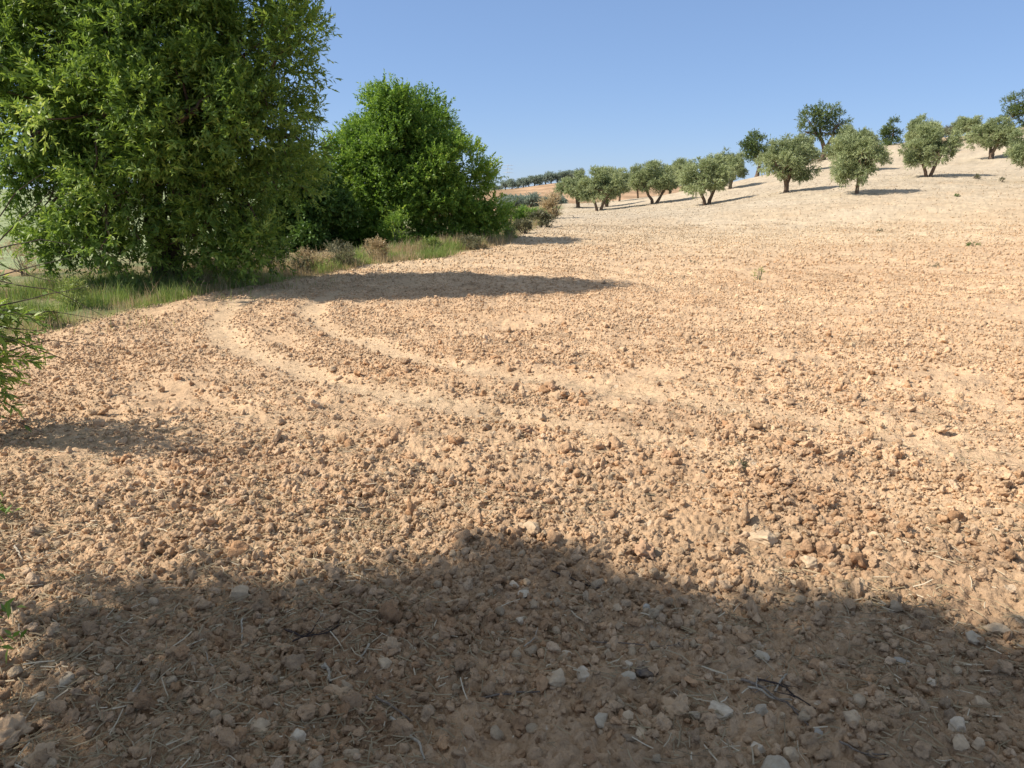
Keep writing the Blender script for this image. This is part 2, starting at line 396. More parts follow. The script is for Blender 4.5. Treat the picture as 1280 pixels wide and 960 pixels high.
def scatter_clods(r, x, y, s, lod, seed, jit=.16, rough=.2, lift=.45):
    n = len(x); shapes = [rock_shape(lod, seed+i, 7, rough) for i in range(16)]
    F = shapes[0][1]; SV = np.stack([a[0] for a in shapes]); k = r.randint(0, 16, n)
    R = rotmats(r, n); an = np.stack([r.uniform(.8, 1.25, n), r.uniform(.7, 1.0, n), r.uniform(.55, .9, n)], 1)
    V = SV[k]*an[:, None, :]; V = np.einsum('nij,nvj->nvi', R, V)*s[:, None, None]
    z = GZ(x, y) + s*r.uniform(-.05, lift, n)
    V += np.stack([x, y, z], 1)[:, None, :]
    nv = SV.shape[1]; FF = (F[None] + (np.arange(n)*nv)[:, None, None]).reshape(-1, 3)
    c = albedo(x, y)*(1+jit*r.normal(size=n)*.6)[:, None]
    hue = r.uniform(size=n)[:, None]; c = c*np.where(hue < .10, np.array((1.05, 1.10, 1.16)), np.where(hue < .3, np.array((.93, .85, .78)), 1.0))
    return V.reshape(-1, 3), FF, np.repeat(np.clip(c, .02, .75), nv, 0)
def clod_points(r, n, r0, r1, amax=43):
    rad = np.sqrt(r.uniform(r0*r0, r1*r1, n)); a = np.radians(r.uniform(-amax, amax, n))
    x = rad*np.sin(a); y = rad*np.cos(a)
    dens = 0.66 + 1.2*fbm(x*1.1, y*1.1, 200, 4) + .15*furrow(x, y)
    keep = (side(x, y) > -.1) & (r.uniform(size=n) < dens*(1-1.05*track(x, y)) )
    return x[keep], y[keep]
def build_clods():
    r = RS(11); parts = []
    spec = [  # count, r0, r1, size min, max, power, lod
        (1000, 1.2, 5, .020, .038, 2.4, 4), (8000, 1.2, 5, .010, .024, 1.5, 3), (32000, 1.2, 5, .0035, .014, 1.7, 2),
        (1100, 5, 9, .022, .044, 3.0, 3), (8000, 5, 9, .011, .024, 2.4, 2), (60000, 5, 9, .005, .014, 1.5, 1),
        (2000, 9, 16, .024, .046, 3.0, 2), (105000, 9, 16, .008, .022, 2.0, 1),
        (75000, 16, 34, .015, .042, 2.6, 1), (20000, 34, 62, .022, .05, 2.0, 1)]
    off = 0; Vs, Fs, Cs = [], [], []
    for i, (n, r0, r1, s0, s1, pw, lod) in enumerate(spec):
        x, y = clod_points(r, n, r0, r1); s = s0 + (s1-s0)*r.uniform(size=len(x))**pw
        V, F, C = scatter_clods(r, x, y, s, lod, 500+i*40, rough=.3 if lod > 1 else .15, lift=.85 if r1 < 10 else .5)
        Vs.append(V); Fs.append(F+off); Cs.append(C); off += len(V)
    for i, (px, py, m, sg) in enumerate([(780,565,26,.3),(990,552,30,.22),(1050,575,26,.2),(620,590,20,.3),(700,492,24,.35),(400,602,22,.35),(560,470,26,.5),(920,545,16,.2),(840,570,14,.2),(650,640,16,.25),(1130,640,20,.3),(180,590,20,.35),(1200,500,24,.5),(900,440,26,.8),(470,560,18,.3),(960,660,14,.2),(250,480,26,.7)]):
        cx, cy = hit(px, py); x = cx + r.normal(size=m)*sg*1.5; y = cy + r.normal(size=m)*sg; s = .018 + .028*r.uniform(size=m)**2; q = track(x, y) < .25; x = x[q]; y = y[q]; s = s[q]
        V, F, C = scatter_clods(r, x, y, s, 3, 2000+i*20, rough=.35, lift=.5)
        Vs.append(V); Fs.append(F+off); Cs.append(C*np.array((.92, .86, .82))); off += len(V)
    o = mesh_np('soil_clods', np.concatenate(Vs), np.concatenate(Fs), M_clod, alb=np.concatenate(Cs), smooth=False)
    o['kind'] = 'stuff'; tagm(o, 'crumbly tan soil clods covering the ploughed field', 'clods')
    return o
build_clods()

# ------------------------------------------------------------------ leaves, tubes, trees
def nrm(v): return v/(np.linalg.norm(v, axis=-1, keepdims=True)+1e-9)
def leaf_mesh(C, D, Ln, Wd, r, lv):
    n = len(C); D = nrm(D); up = r.normal(size=(n, 3))*.7 + np.array((0, 0, 1.0))
    S = nrm(np.cross(D, up)); Nn = np.cross(S, D)
    Ln = Ln[:, None]; Wd = Wd[:, None]
    v0 = C; v1 = C + D*Ln*.45 + S*Wd*.5 + Nn*Ln*.03; v2 = C + D*Ln - Nn*Ln*.12; v3 = C + D*Ln*.45 - S*Wd*.5 + Nn*Ln*.03
    V = np.stack([v0, v1, v2, v3], 1).reshape(-1, 3); F = np.arange(4*n).reshape(n, 4)
    return V, F, np.repeat(lv, 4)
def crown(lobes, nleaf, r, L=(.07, .11), W=(.018, .028), per=12, shoot=.28, sub=14, subr=.36, fill=.25, droop=0.0, upb=.25, core=1.0):
    """lobes: list of (cx,cy,cz,rx,ry,rz,weight). Lobe > sub lobe > shoot > leaf."""
    lob = np.array(lobes, float); wts = lob[:, 6]*(lob[:, 3]*lob[:, 4]*lob[:, 5])**.6666; wts /= wts.sum()
    subc = []; subw = []
    for i, l in enumerate(lob):
        k = max(5, int(sub*(l[3]*l[4]*l[5])**.6))
        d = nrm(r.normal(size=(k, 3))); rho = r.uniform(.62, 1.02, k)
        c = l[:3] + d*l[3:6]*rho[:, None]; rs = subr*np.cbrt(l[3]*l[4]*l[5])**.7*r.uniform(.65, 1.35, k)
        lvb = r.uniform(-.2, .2, k) + r.uniform(-.14, .14)
        for j in range(k): subc.append((*c[j], rs[j], lvb[j], *l[:3])); subw.append(wts[i]*rs[j]**2/(k))
    subc = np.array(subc); subw = np.array(subw); subw /= subw.sum()
    ns = nleaf//per
    k = r.choice(len(subc), ns, p=subw); s = subc[k]
    d = nrm(r.normal(size=(ns, 3))+np.array((0, 0, .15))); rho = np.where(r.uniform(size=ns) < fill, r.uniform(.1, .8, ns), r.uniform(.75, 1.12, ns))
    c = s[:, :3] + d*(s[:, 3]*rho)[:, None]*np.array((1, 1, .85))
    out = nrm(c - s[:, 5:8]); ax = nrm(d*.6 + out*.5 + r.normal(size=(ns, 3))*.35 + np.array((0, 0, upb)))
    t = np.tile(np.linspace(.05, 1, per), ns); idx = np.repeat(np.arange(ns), per)
    sl = r.uniform(.5, 1.3, ns)*shoot
    base = c[idx] + ax[idx]*(t*sl[idx])[:, None] + np.array((0, 0, -1))*(droop*(t*sl[idx])**1.5)[:, None]
    D = ax[idx]*.75 + nrm(r.normal(size=(len(idx), 3)))*.75 + np.array((0, 0, -droop*.9))
    big = np.where(rho[idx] < .8, core, 1.0); Ln = r.uniform(L[0], L[1], len(idx))*big; Wd = r.uniform(W[0], W[1], len(idx))*big*np.where(big > 1, 1.3, 1)
    lv = np.clip(.48 + s[idx, 4] + .22*(t-.5)*(rho[idx] > .8) + r.normal(size=len(idx))*.12 + r.normal(size=ns)[idx]*.09, 0, 1)
    V, F, a = leaf_mesh(base, D, Ln, Wd, r, lv)
    return V, F, a, subc
def tube(pts, rad, sides=7, r=None):
    pts = np.asarray(pts, float); rad = np.asarray(rad, float); n = len(pts)
    T = nrm(np.gradient(pts, axis=0)); ref = np.array((.31, .94, .12)); S = nrm(np.cross(T, ref)); B = np.cross(T, S)
    a = np.linspace(0, 2*np.pi, sides, endpoint=False)
    wob = np.ones((n, sides)) if r is None else 1 + .14*r.normal(size=(n, sides))
    V = pts[:, None] + (S[:, None]*np.cos(a)[None, :, None] + B[:, None]*np.sin(a)[None, :, None])*(rad[:, None]*wob)[..., None]
    i = np.arange(n-1)[:, None]*sides + np.arange(sides)[None]; j = np.arange(n-1)[:, None]*sides + (np.arange(sides)+1)[None] % sides
    F = np.stack([i, j, j+sides, i+sides], -1).reshape(-1, 4)
    return V.reshape(-1, 3), F
def bend(a, b, r, n=6, w=.12, sag=0):
    a = np.asarray(a, float); b = np.asarray(b, float); t = np.linspace(0, 1, n)[:, None]
    L = np.linalg.norm(b-a); off = np.cumsum(r.normal(size=(n, 3))*w*L/n, 0); off -= t*off[-1]
    p = a+(b-a)*t + off; p[:, 2] += sag*L*np.sin(np.pi*t[:, 0]); return p
class TB:
    def __init__(s): s.V = []; s.F = []; s.o = 0
    def add(s, V, F): s.V.append(V); s.F.append(F+s.o); s.o += len(V)
    def out(s): return np.concatenate(s.V), np.concatenate(s.F)
def limbs(stems, lobes, subc, r, r0, rt=.35, subs=.6):
    """stems: list of polylines from the base; each lobe gets a limb from the nearest stem end, each sub lobe a branch."""
    tb = TB(); ends = []
    for st in stems:
        p = np.concatenate([bend(a, b, r, 4, .10)[:(4 if k == len(st)-2 else 3)] for k, (a, b) in enumerate(zip(st[:-1], st[1:]))])
        rad = np.linspace(r0, r0*.62, len(p)); rad[0] *= 1.5
        V, F = tube(p, rad, 9, r); tb.add(V, F); ends.append(p[-1])
    ends = np.array(ends); lc = []
    for l in lobes:
        c = np.array(l[:3]); e = ends[np.argmin(np.linalg.norm(ends-c, axis=1))]
        V, F = tube(bend(e, c, r, 7, .22, .04), np.linspace(r0*.58, r0*.2, 7), 7, r); tb.add(V, F); lc.append(c)
    lc = np.array(lc)
    for s in subc:
        if r.uniform() > subs: continue
        k = np.argmin(np.linalg.norm(lc-s[5:8], axis=1)); e = ends[np.argmin(np.linalg.norm(ends-lc[k], axis=1))]
        st = e + (lc[k]-e)*r.uniform(.45, 1)
        V, F = tube(bend(st, s[:3], r, 5, .25, .05), np.linspace(r0*.2, r0*.05, 5), 5); tb.add(V, F)
    return tb.out()
def make_tree(name, base, lobes, stems, label, cat, seed, leafmat, barkmat, nleaf, r0, group=None, **kw):
    r = RS(seed); t = thing(name, base, label, cat, group)
    V, F, a, sc_ = crown(lobes, nleaf, r, **kw)
    TV, TF = limbs(stems, lobes, sc_, r, r0)
    mesh_np('trunk', TV, TF, barkmat, smooth=True, parent=t)
    mesh_np('crown', V, F, leafmat, {'lv': a}, parent=t)
    return t

def lobes_px(base, lst, shrink=1.0, dk=1.0, ds=0.0):
    """(px, py, d, half width px, half height px, depth radius m, weight) -> lobe in the tree's own frame"""
    o = []
    for (px, py, d, hw, hh, ry, w) in lst:
        d = base[1] + (d-base[1])*dk + ds; ry *= (1 if dk == 1 else .8)
        c = P(px, py, d) - np.array(base); o.append((*c, shrink*hw*d/960, shrink*ry, shrink*hh*d/960, w))
    return o

# --- big willow on the left
bx, by = hit(206, 353); base = (bx, by, H1(bx, by)-.05); d = by
L1 = lobes_px(base, [
    (60, 60, d, 110, 80, 1.2, 1), (180, 20, d+.2, 110, 90, 1.4, 1), (300, 50, d, 78, 80, 1.2, 1), (120, -50, d, 120, 56, 1.3, .8), (260, -40, d, 95, 56, 1.3, .8),
    (40, 170, d-.3, 75, 70, 1.1, 1), (130, 150, d-1.2, 90, 75, .9, 1), (235, 140, d-1.1, 80, 80, .9, 1), (325, 150, d, 62, 70, 1.2, 1), (180, 90, d+1.2, 160, 130, 1.2, 1.0),
    (70, 262, d-.4, 58, 52, 1.1, 1), (135, 275, d-1.0, 62, 55, .8, 1), (215, 250, d-.7, 75, 66, .9, 1), (300, 250, d-.2, 70, 72, 1.1, 1.1), (345, 215, d+.4, 45, 58, 1.0, .8),
    (105, 318, d-.5, 46, 26, .8, .9), (270, 312, d+.2, 55, 32, .8, .9), (210, 200, d+.8, 150, 90, 1.0, .9), (200, 295, d+.9, 120, 38, .6, 1.0), (80, 300, d-.2, 48, 36, .8, 1), (150, 318, d-.3, 40, 22, .6, .9), (320, 300, d+.1, 38, 34, .8, 1), (250, 300, d-.5, 40, 30, .6, .9), (50, 110, d, 90, 90, 1.2, .8), (340, 95, d, 48, 75, 1.0, .8), (365, 170, d+.1, 26, 45, .8, .7), (-20, 120, d+.3, 60, 110, 1.1, .8)], .95, .7, -.85)
S1 = [[(0,0,0),(.05,0,.7),(-.15,.05,1.6),(-.5,0,2.9)], [(.1,.05,0),(.2,.1,.8),(.5,.1,1.7),(.9,.2,2.8)], [(-.1,.1,0),(-.1,0,1.0),(.1,.1,2.2),(.1,.1,4.0)]]
make_tree('willow_tree', base, L1, S1, 'tallest leafy green tree filling the upper left, crown reaching past the top of the photo', 'tree', 1,
          M_willow, M_bark, 235000, .15, core=1.2, L=(.065, .115), W=(.019, .032), per=14, shoot=.30, sub=17, subr=.34, fill=.22, droop=.08, upb=.3)
# --- dark middle tree
bx, by = hit(385, 318); by += 2.0; bx = (385-640)/960*by*1.03; base = (bx, by, H1(bx, by)-.05); d = by
L2 = lobes_px(base, [(380, 240, d, 46, 42, 1.0, 1), (350, 225, d+.8, 40, 40, .8, .8), (415, 275, d, 30, 34, .8, 1), (375, 285, d-.3, 48, 28, .9, 1), (330, 270, d, 34, 40, .8, .7)])
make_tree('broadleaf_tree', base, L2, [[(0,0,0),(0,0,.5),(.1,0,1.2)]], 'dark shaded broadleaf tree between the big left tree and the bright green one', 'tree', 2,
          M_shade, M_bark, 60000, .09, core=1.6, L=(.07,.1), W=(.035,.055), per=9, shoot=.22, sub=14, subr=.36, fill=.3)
# --- bright second tree
bx, by = hit(528, 306); by += .8; bx = (528-640)/960*by*1.03; base = (bx, by, H1(bx, by)-.05); d = by
L3 = lobes_px(base, [
    (512, 150, d, 52, 45, 1.0, 1), (545, 165, d+.4, 38, 42, .9, .8), (480, 135, d+.3, 24, 30, .6, .6), (445, 205, d, 44, 50, 1.0, 1), (440, 265, d, 36, 40, .9, 1),
    (520, 215, d-.5, 50, 52, .9, 1), (575, 215, d, 38, 50, 1.0, 1), (592, 262, d, 36, 42, 1.0, 1), (550, 270, d-.7, 44, 34, .8, 1), (490, 275, d-.9, 36, 28, .7, 1),
    (500, 200, d+1.0, 80, 80, .8, .8), (570, 290, d-.2, 50, 18, .8, .7), (425, 235, d+.6, 22, 40, .6, .6), (450, 290, d-.2, 34, 18, .7, .9), (600, 285, d, 28, 24, .8, 1), (540, 245, d-.8, 45, 45, .7, 1), (480, 240, d-.7, 36, 40, .7, 1), (510, 190, d-.5, 60, 60, .9, 1), (470, 190, d-.2, 40, 45, .9, 1)], .88)
S3 = [[(0,0,0),(0,0,.6),(-.4,0,1.6)], [(.1,0,0),(.2,.1,.7),(.5,.1,1.7)], [(0,.1,0),(0,.1,1),(-.1,.1,2.4)]]
L3 += lobes_px(base, [(455,290,d-.5,34,20,.7,1.2),(425,285,d,24,22,.7,1),(410,262,d+.2,20,24,.6,.9),(500,288,d-.9,30,18,.6,1),(600,290,d-.3,28,18,.7,1)])
make_tree('broadleaf_tree', base, L3, S3, 'bright green bushy tree with pointed top, standing alone left of centre against the sky', 'tree', 3,
          M_ash, M_bark, 200000, .09, core=1.3, L=(.06, .10), W=(.026, .044), per=13, shoot=.30, sub=19, subr=.35, fill=.22, upb=.4)

# --- olives
def olive_proto(v):
    r = RS(100+v); lobes = []
    k = 7 + v % 3
    for i in range(k):
        a = i/k*6.283 + r.uniform(-.3, .3); q = r.uniform(.45, .62)
        lobes.append((q*math.cos(a)*1.0, q*math.sin(a)*1.0, r.uniform(.47, .58), r.uniform(.34, .46), r.uniform(.34, .46), r.uniform(.19, .27), 1))
    for i in range(3):
        a = i/3*6.283 + r.uniform(-.5, .5); q = r.uniform(.1, .32)
        lobes.append((q*math.cos(a), q*math.sin(a), r.uniform(.66, .80), r.uniform(.34, .5), r.uniform(.34, .46), r.uniform(.15, .21), 1))
    # unit tree: height 1, half width 1 -> metres below
    hm, wm = 3.35, 1.62
    lobes = [(x*wm, y*wm, z*hm, a*wm, b*wm, c*hm, w) for x, y, z, a, b, c, w in lobes]
    sp = .45 + .25*r.uniform()
    if v % 5 in (0, 4): stems = [[(-.12,0,-.1),(-.16,0,.35),(-sp*.95,.1,1.3)], [(.12,0,-.1),(.2,0,.35),(sp*1.05,-.1,1.35)]]
    elif v % 5 == 3: stems = [[(0,0,-.1),(.06,0,.5),(.15,0,1.3)]]
    else: stems = [[(0,0,-.1),(-.05,0,.5),(-sp*.7,.1,1.3)], [(.05,.05,-.1),(.1,.05,.55),(sp,.1,1.4)], [(0,.1,-.1),(0,.1,.7),(.1,.3,1.4)]]
    return make_tree('olive_tree', (0,0,0), lobes, stems, 'olive', 'olive tree', 100+v, M_olive, M_obark, 24000, .12, core=1.4,
                     L=(.09,.15), W=(.022,.036), per=10, shoot=.26, sub=13, subr=.34, fill=.3, droop=.15, upb=.25)
protos = {}
GROVE = 'olive trees on the pale slope'
for oi, (tx, ty, td, top, l, rr_, v, lab) in enumerate(OL):
    v = oi % 10
    first = v not in protos
    if first: protos[v] = olive_proto(v)
    t = protos[v] if first else copy_tree(protos[v])
    X, Y = P(tx, ty, td)[:2]; Z = H1(X, Y)
    hgt = (ty-top)*td/960*1.03; wid = (rr_-l)*td/960
    t.location = (X, Y, Z-.06); t.scale = (wid/3.5, wid/3.5, hgt/3.5)
    q = random.Random(tx); t.rotation_euler = (q.uniform(-.06,.06), q.uniform(-.06,.06), 0.0 if tx in (883, 1070, 1160, 748, 818) else q.uniform(-3, 3))
    t['label'] = lab; t['category'] = 'olive tree'; t['group'] = GROVE

# --- odd trees on the ridge
def ridge_tree(name, tx, ty, td, lob, lab, seed, mat, n, r0, stems=None, **kw):
    X, Y = P(tx, ty, td)[:2]; b = (X, Y, H1(X, Y)-.1)
    lo = lobes_px(b, lob); z0 = P(tx, ty, td)[2]-b[2]
    stems = stems or [[(0,0,0),(.1,0,.8),(.2,0,1.8)]]
    return make_tree(name, b, lo, stems, lab, 'tree', seed, mat, M_obark, n, r0, **kw)
kw = dict(L=(.14,.22), W=(.06,.1), per=8, shoot=.4, sub=9, subr=.34, fill=.25)
ridge_tree('broadleaf_tree', 1027, 190, 80, [(1012,152,80,15,13,1.1,1),(1030,140,80,16,9,1.1,1),(1045,155,80,13,13,1.1,1),(1035,165,80,20,10,1,1),(1008,165,80,9,7,.7,.6),(1052,166,80,9,7,.7,.6)],
    'dark open crowned tree with reddish trunk standing tallest on the ridge', 201, M_oak, 9000, .24, stems=[[(0,0,0),(.3,0,1.3),(-.3,0,2.4)],[(.1,0,0),(.4,0,1.4),(1.0,0,2.5)]], **kw)
ridge_tree('broadleaf_tree', 946, 215, 80, [(945,180,80,17,10,1.2,1),(935,190,80,14,9,1.1,1),(952,192,80,13,11,1.1,1)], 'round dark green tree on the ridge left of the reddish trunk tree', 202, M_oak, 8000, .2, **kw)
ridge_tree('conifer_tree', 1113, 183, 86, [(1114,158,86,5,6,.5,1),(1113,168,86,9,7,.8,1),(1115,177,86,9,5,.8,1)], 'small pointed dark tree alone on the ridge beside the rocks', 203, M_oak, 4200, .1, **kw)
ridge_tree('broadleaf_tree', 1278, 172, 92, [(1275,128,92,16,12,1.4,1),(1285,142,92,20,14,1.5,1),(1264,146,92,10,10,1.2,1)], 'green tree on the hilltop at the upper right corner above the cut off olive', 204, M_oak, 9000, .25, **kw)
for i, (px, py, dd, w, h, lab) in enumerate([(1095, 181, 87, 10, 5, 'low dry shrub on the ridge left of the small pointed tree'), (1178, 172, 88, 9, 6, 'greyish shrub among the ridge rocks behind the two trunked olive'),
        (1052, 190, 84, 12, 6, 'grey shrub at the foot of the reddish trunk tree'), (1190, 166, 90, 8, 6, 'brown shrub on the rock heap at the skyline')]):
    X, Y = P(px, py, dd)[:2]; b = (X, Y, H1(X, Y)-.05); t = thing('ridge_shrub', b, lab, 'shrub', 'shrubs on the ridge')
    r = RS(300+i); V, F, a, s_ = crown([(0,0,h*dd/960*.8,w*dd/960,.8,h*dd/960,1)], 2600, r, L=(.12,.2), W=(.03,.05), per=8, shoot=.3, sub=12, subr=.4)
    mesh_np('foliage', V, F, M_scrub, {'lv': a}, parent=t)
    tv, tf = tube([(0,0,0),(.05,0,.3),(.1,0,.6)], [.05,.04,.02], 6); mesh_np('stem', tv, tf, M_obark, parent=t)
# --- valley grove and hilltop row
def far_proto(v):
    r = RS(400+v); lobes = [(r.uniform(-.9,.9), r.uniform(-.8,.8), r.uniform(1.1,2.1), r.uniform(.8,1.1), r.uniform(.8,1.1), r.uniform(.6,.8), 1) for _ in range(6)]
    return make_tree('olive_tree', (0,0,0), lobes, [[(0,0,-.1),(0,0,.6),(.1,0,1.3)]], 'far', 'olive tree', 400+v, M_far, M_obark, 3600, .16, L=(.2,.32), W=(.08,.13), per=8, shoot=.4, sub=8, subr=.4)
fp = {}; ORD = ['first','second','third','fourth','fifth','sixth','seventh','eighth','ninth','tenth','eleventh','twelfth','thirteenth','fourteenth','fifteenth','sixteenth','seventeenth']
def far_row(lst, tmpl, group, seed):
    r = RS(seed)
    lst = sorted(lst)
    for i, (px, py, dd, hp) in enumerate(lst):
        v = (i*3+seed) % 4; first = v not in fp
        if first: fp[v] = far_proto(v)
        t = fp[v] if first else copy_tree(fp[v])
        X, Y = P(px, py, dd)[:2]; s = hp*dd/960/3.0; t.location = (X, Y, H1(X, Y)-.05); t.scale = (s*1.05, s*1.05, s); t.rotation_euler.z = r.uniform(0, 6)
        t['label'] = tmpl % ORD[i]; t['group'] = group; t['category'] = 'olive tree'
far_row([(630,262,112,20),(641,263,108,22),(652,262,113,20),(664,263,110,21),(676,262,112,19),(688,262,114,18),(699,262,116,18),(636,256,140,15),(660,256,140,15),(684,256,142,14),(704,256,140,14)],
        '%s from the left among the grey olives in the hollow below the orange field', 'grey olives in the hollow', 1)
far_row([(618,236,300,8),(624,236,302,7),(632,235,298,11),(640,235,296,14),(648,236,300,10),(654,235,296,14),(661,234,300,12),(668,233,297,14),(674,233,300,12),(682,231,298,15),(689,230,300,14),(697,229,300,13),(705,228,300,14),(713,227,300,16),(722,226,300,15)],
        '%s from the left in the far tree row on the skyline above the orange field', 'far skyline tree row', 2)

# ------------------------------------------------------------------ pylon on the skyline
def pylon():
    X, Y, Z = P(635, 232, 620); g = H1(X, Y); t = thing('power_pylon', (X, Y, g), 'faint lattice power pylon on the far horizon right of the bright tree', 'pylon')
    tb = TB(); hgt = CAM_H + (235-208)/960*620 - g
    def leg(z): return 2.6*(1-z/hgt)+.25
    for sx in (-1, 1):
        for sy in (-1, 1): tb.add(*tube([(sx*leg(0), sy*leg(0), 0), (sx*leg(hgt), sy*leg(hgt), hgt)], [.07, .05], 4))
    zs = np.linspace(0, hgt, 8)
    for a, b in zip(zs[:-1], zs[1:]):
        for sy in (-1, 1):
            tb.add(*tube([(-leg(a), sy*leg(a), a), (leg(b), sy*leg(b), b)], [.035, .035], 4)); tb.add(*tube([(leg(a), sy*leg(a), a), (-leg(b), sy*leg(b), b)], [.035, .035], 4))
    V, F = tb.out(); m = bark_material('galvanised_steel', (.55,.6,.68), (.62,.68,.75)); mesh_np('lattice_mast', V, F, m, parent=t)
    for z in (hgt*.74, hgt*.86, hgt*.98):
        V, F = tube([(-4.2, 0, z), (0, 0, z+.3), (4.2, 0, z)], [.1, .2, .1], 4); mesh_np('cross_arm', V, F, m, parent=t)
pylon()

# ------------------------------------------------------------------ grass and verge
def blades(x, y, hgt, wid, r, lean=.45):
    n = len(x); z = GZ(x, y)-.01; a = r.uniform(0, 6.283, n); b = np.stack([x, y, z], 1)
    s = np.stack([np.cos(a), np.sin(a), np.zeros(n)], 1); ld = r.uniform(0, 6.283, n)
    l = np.stack([np.cos(ld), np.sin(ld), np.zeros(n)], 1)*(hgt*lean*r.uniform(.1, 1.2, n))[:, None]; up = np.array((0, 0, 1.0))
    h = hgt[:, None]; w = wid[:, None]
    V = np.stack([b-s*w*.5, b+s*w*.5, b+l*.3+up*h*.55+s*w*.42, b+l*.3+up*h*.55-s*w*.42, b+l+up*h*.97+s*w*.08, b+l+up*h*.97-s*w*.08], 1).reshape(-1, 3)
    i = np.arange(n)[:, None]*6; F = np.concatenate([i+np.array([[0,1,2,3]]), i+np.array([[3,2,4,5]])], 0)
    return V, F
def verge_points(r, n, y0, y1, w0, w1, thr, seed, jit=0):
    y = y0 + (y1-y0)*r.uniform(size=n)**1.0; x = np.interp(y, edgeY, edgeX) + (-w1 + (w1-w0)*r.uniform(size=n))
    k = fbm(x*1.1, y*1.1, seed, 3) + r.normal(size=n)*.12 > thr
    k &= side(x, y) < .06 + r.uniform(-.25, .12, n) + (r.uniform(size=n) < .04)*r.uniform(0, 1.3, n)**2
    return x[k], y[k]
def grass(name, pts, h0, h1, w, mat, seed, label, lean=.45, fine=1):
    r = RS(seed); x = np.concatenate([p[0] for p in pts]); y = np.concatenate([p[1] for p in pts]); n = len(x)
    clump = .35 + 1.5*np.clip(fbm(x*2.6, y*2.6, seed+3, 3)+.22, 0, 1)
    hh = .8*(h0+(h1-h0)*r.uniform(size=n)**2)*clump; V, F = blades(x, y, hh, w*r.uniform(.6, 1.4, n)*np.clip(np.hypot(x, y)/13, .7, 3), r, lean)
    lv = np.clip(.45 + .5*fbm(x*1.5, y*1.5, seed+9, 3) + r.normal(size=n)*.18, 0, 1)
    o = mesh_np(name, V, F, mat, {'lv': np.repeat(lv, 6)}); o['kind'] = 'stuff'; tagm(o, label, 'grass')
r = RS(77)
grass('green_grass', [verge_points(r, 60000, 8.3, 13.5, -1.2, 3.2, -.15, 400), verge_points(r, 40000, 13, 24, 0, 2.5, 0, 401), verge_points(r, 14000, 24, 60, 0, 3.5, .05, 402)],
      .10, .34, .007, M_grass, 31, 'green grass on the bank under the big left tree')
grass('dry_grass', [verge_points(r, 20000, 8.3, 13.5, -1.2, 3.4, -.02, 410), verge_points(r, 52000, 12.5, 24, -1, 2.4, -.12, 411), verge_points(r, 26000, 24, 60, 0, 4, -.1, 412)],
      .12, .42, .006, M_dry, 32, 'dry straw coloured grass along the field edge', .4)
def weed(px, py, w, h, mat, lab, seed, n=1500, name='wild_shrub', cat='shrub', L=(.05,.09), W=(.01,.02), stems=8, group='shrubs on the field edge'):
    X, Y = hit(px, py); b = (X, Y, gz(X, Y)-.02); r = RS(seed); t = thing(name, b, lab, cat, group)
    wm, hm = w*Y/960, h*Y/960; k = max(.7, Y/18)
    V, F, a, s_ = crown([(0,0,hm*.5,wm,wm*.7,hm*.5,1),(wm*.4*r.uniform(-1,1),0,hm*.62,wm*.5,wm*.5,hm*.4,.7)], n, r, L=(L[0]*k,L[1]*k), W=(W[0]*k,W[1]*k), per=8, shoot=hm*.28, sub=24, subr=.32, upb=.8, fill=.5)
    V[:, 2] = np.abs(V[:, 2])
    mesh_np('foliage', V, F, mat, {'lv': a}, parent=t)
    tb = TB()
    for i in range(stems):
        e = np.array((r.uniform(-1,1)*wm*.8, r.uniform(-1,1)*wm*.5, hm*r.uniform(.6, 1.15))); p = bend((r.uniform(-.1,.1)*wm, 0, -.02), e, r, 5, .2); tb.add(*tube(p, np.linspace(.012, .003, 5)*k, 4))
    V, F = tb.out(); mesh_np('stems', V, F, M_twig, parent=t)
W_ = [ # px, py base, half w, height, mat, label
 (659,279,17,17,M_ash,'bright green low bush beside the orange field view, right of the lone bright tree',3000),
 (692,273,13,26,M_dry,'dry tan bush at the far end of the bank, next to the first olive',2200),
 (676,284,11,17,M_scrub,'small greyish shrub just right of the bright green low bush',1600),
 (636,298,12,18,M_grass,'pale green weed clump at the foot of the lone bright tree',1700),
 (655,292,10,14,M_scrub,'olive drab shrub below the bright green low bush',1500),
 (636,281,8,22,M_shade,'dark thin sapling at the right flank of the lone bright tree',1300),
 (430,334,22,28,M_scrub,'grey green sage like shrub at the field edge below the dark middle tree',2600),
 (395,338,18,24,M_dry,'straw coloured weed clump left of the sage like shrub',1800),
 (350,340,26,24,M_scrub,'low olive grey shrub right of the big tree trunk',2300),
 (300,346,24,26,M_dry,'dry bleached weed clump close right of the big tree trunk',2000),
 (250,346,18,32,M_dry,'sunlit dry bush seen through the gap beside the big trunk',2200),
 (470,327,18,22,M_dry,'dry weeds under the left edge of the bright tree',1600),
 (500,310,22,34,M_ash,'feathery light green sapling in front of the bright tree',3200),
 (540,316,18,14,M_grass,'green weed tuft in front of the bright tree base',1300),
 (590,312,16,12,M_scrub,'dull weed patch under the right half of the bright tree',1200),
 (132,352,16,30,M_scrub,'grey leafed weed in the grass below the left skirt of the big tree',1900),
 (90,386,16,34,M_grass,'tall green weed at the left end of the grass bank',1900),
 (172,366,12,18,M_grass,'small green weed at the field side of the grass bank',1300),
 (30,345,20,40,M_dry,'dry brown weeds at the far left border behind the dark twigs',1500),
 (60,408,14,22,M_grass,'bluish green tuft where the grass bank meets the soil at left',1300),
]
for i, (px, py, w, h, mt, lab, n) in enumerate(W_): weed(px, py, w, h, mt, lab, 600+i, n)
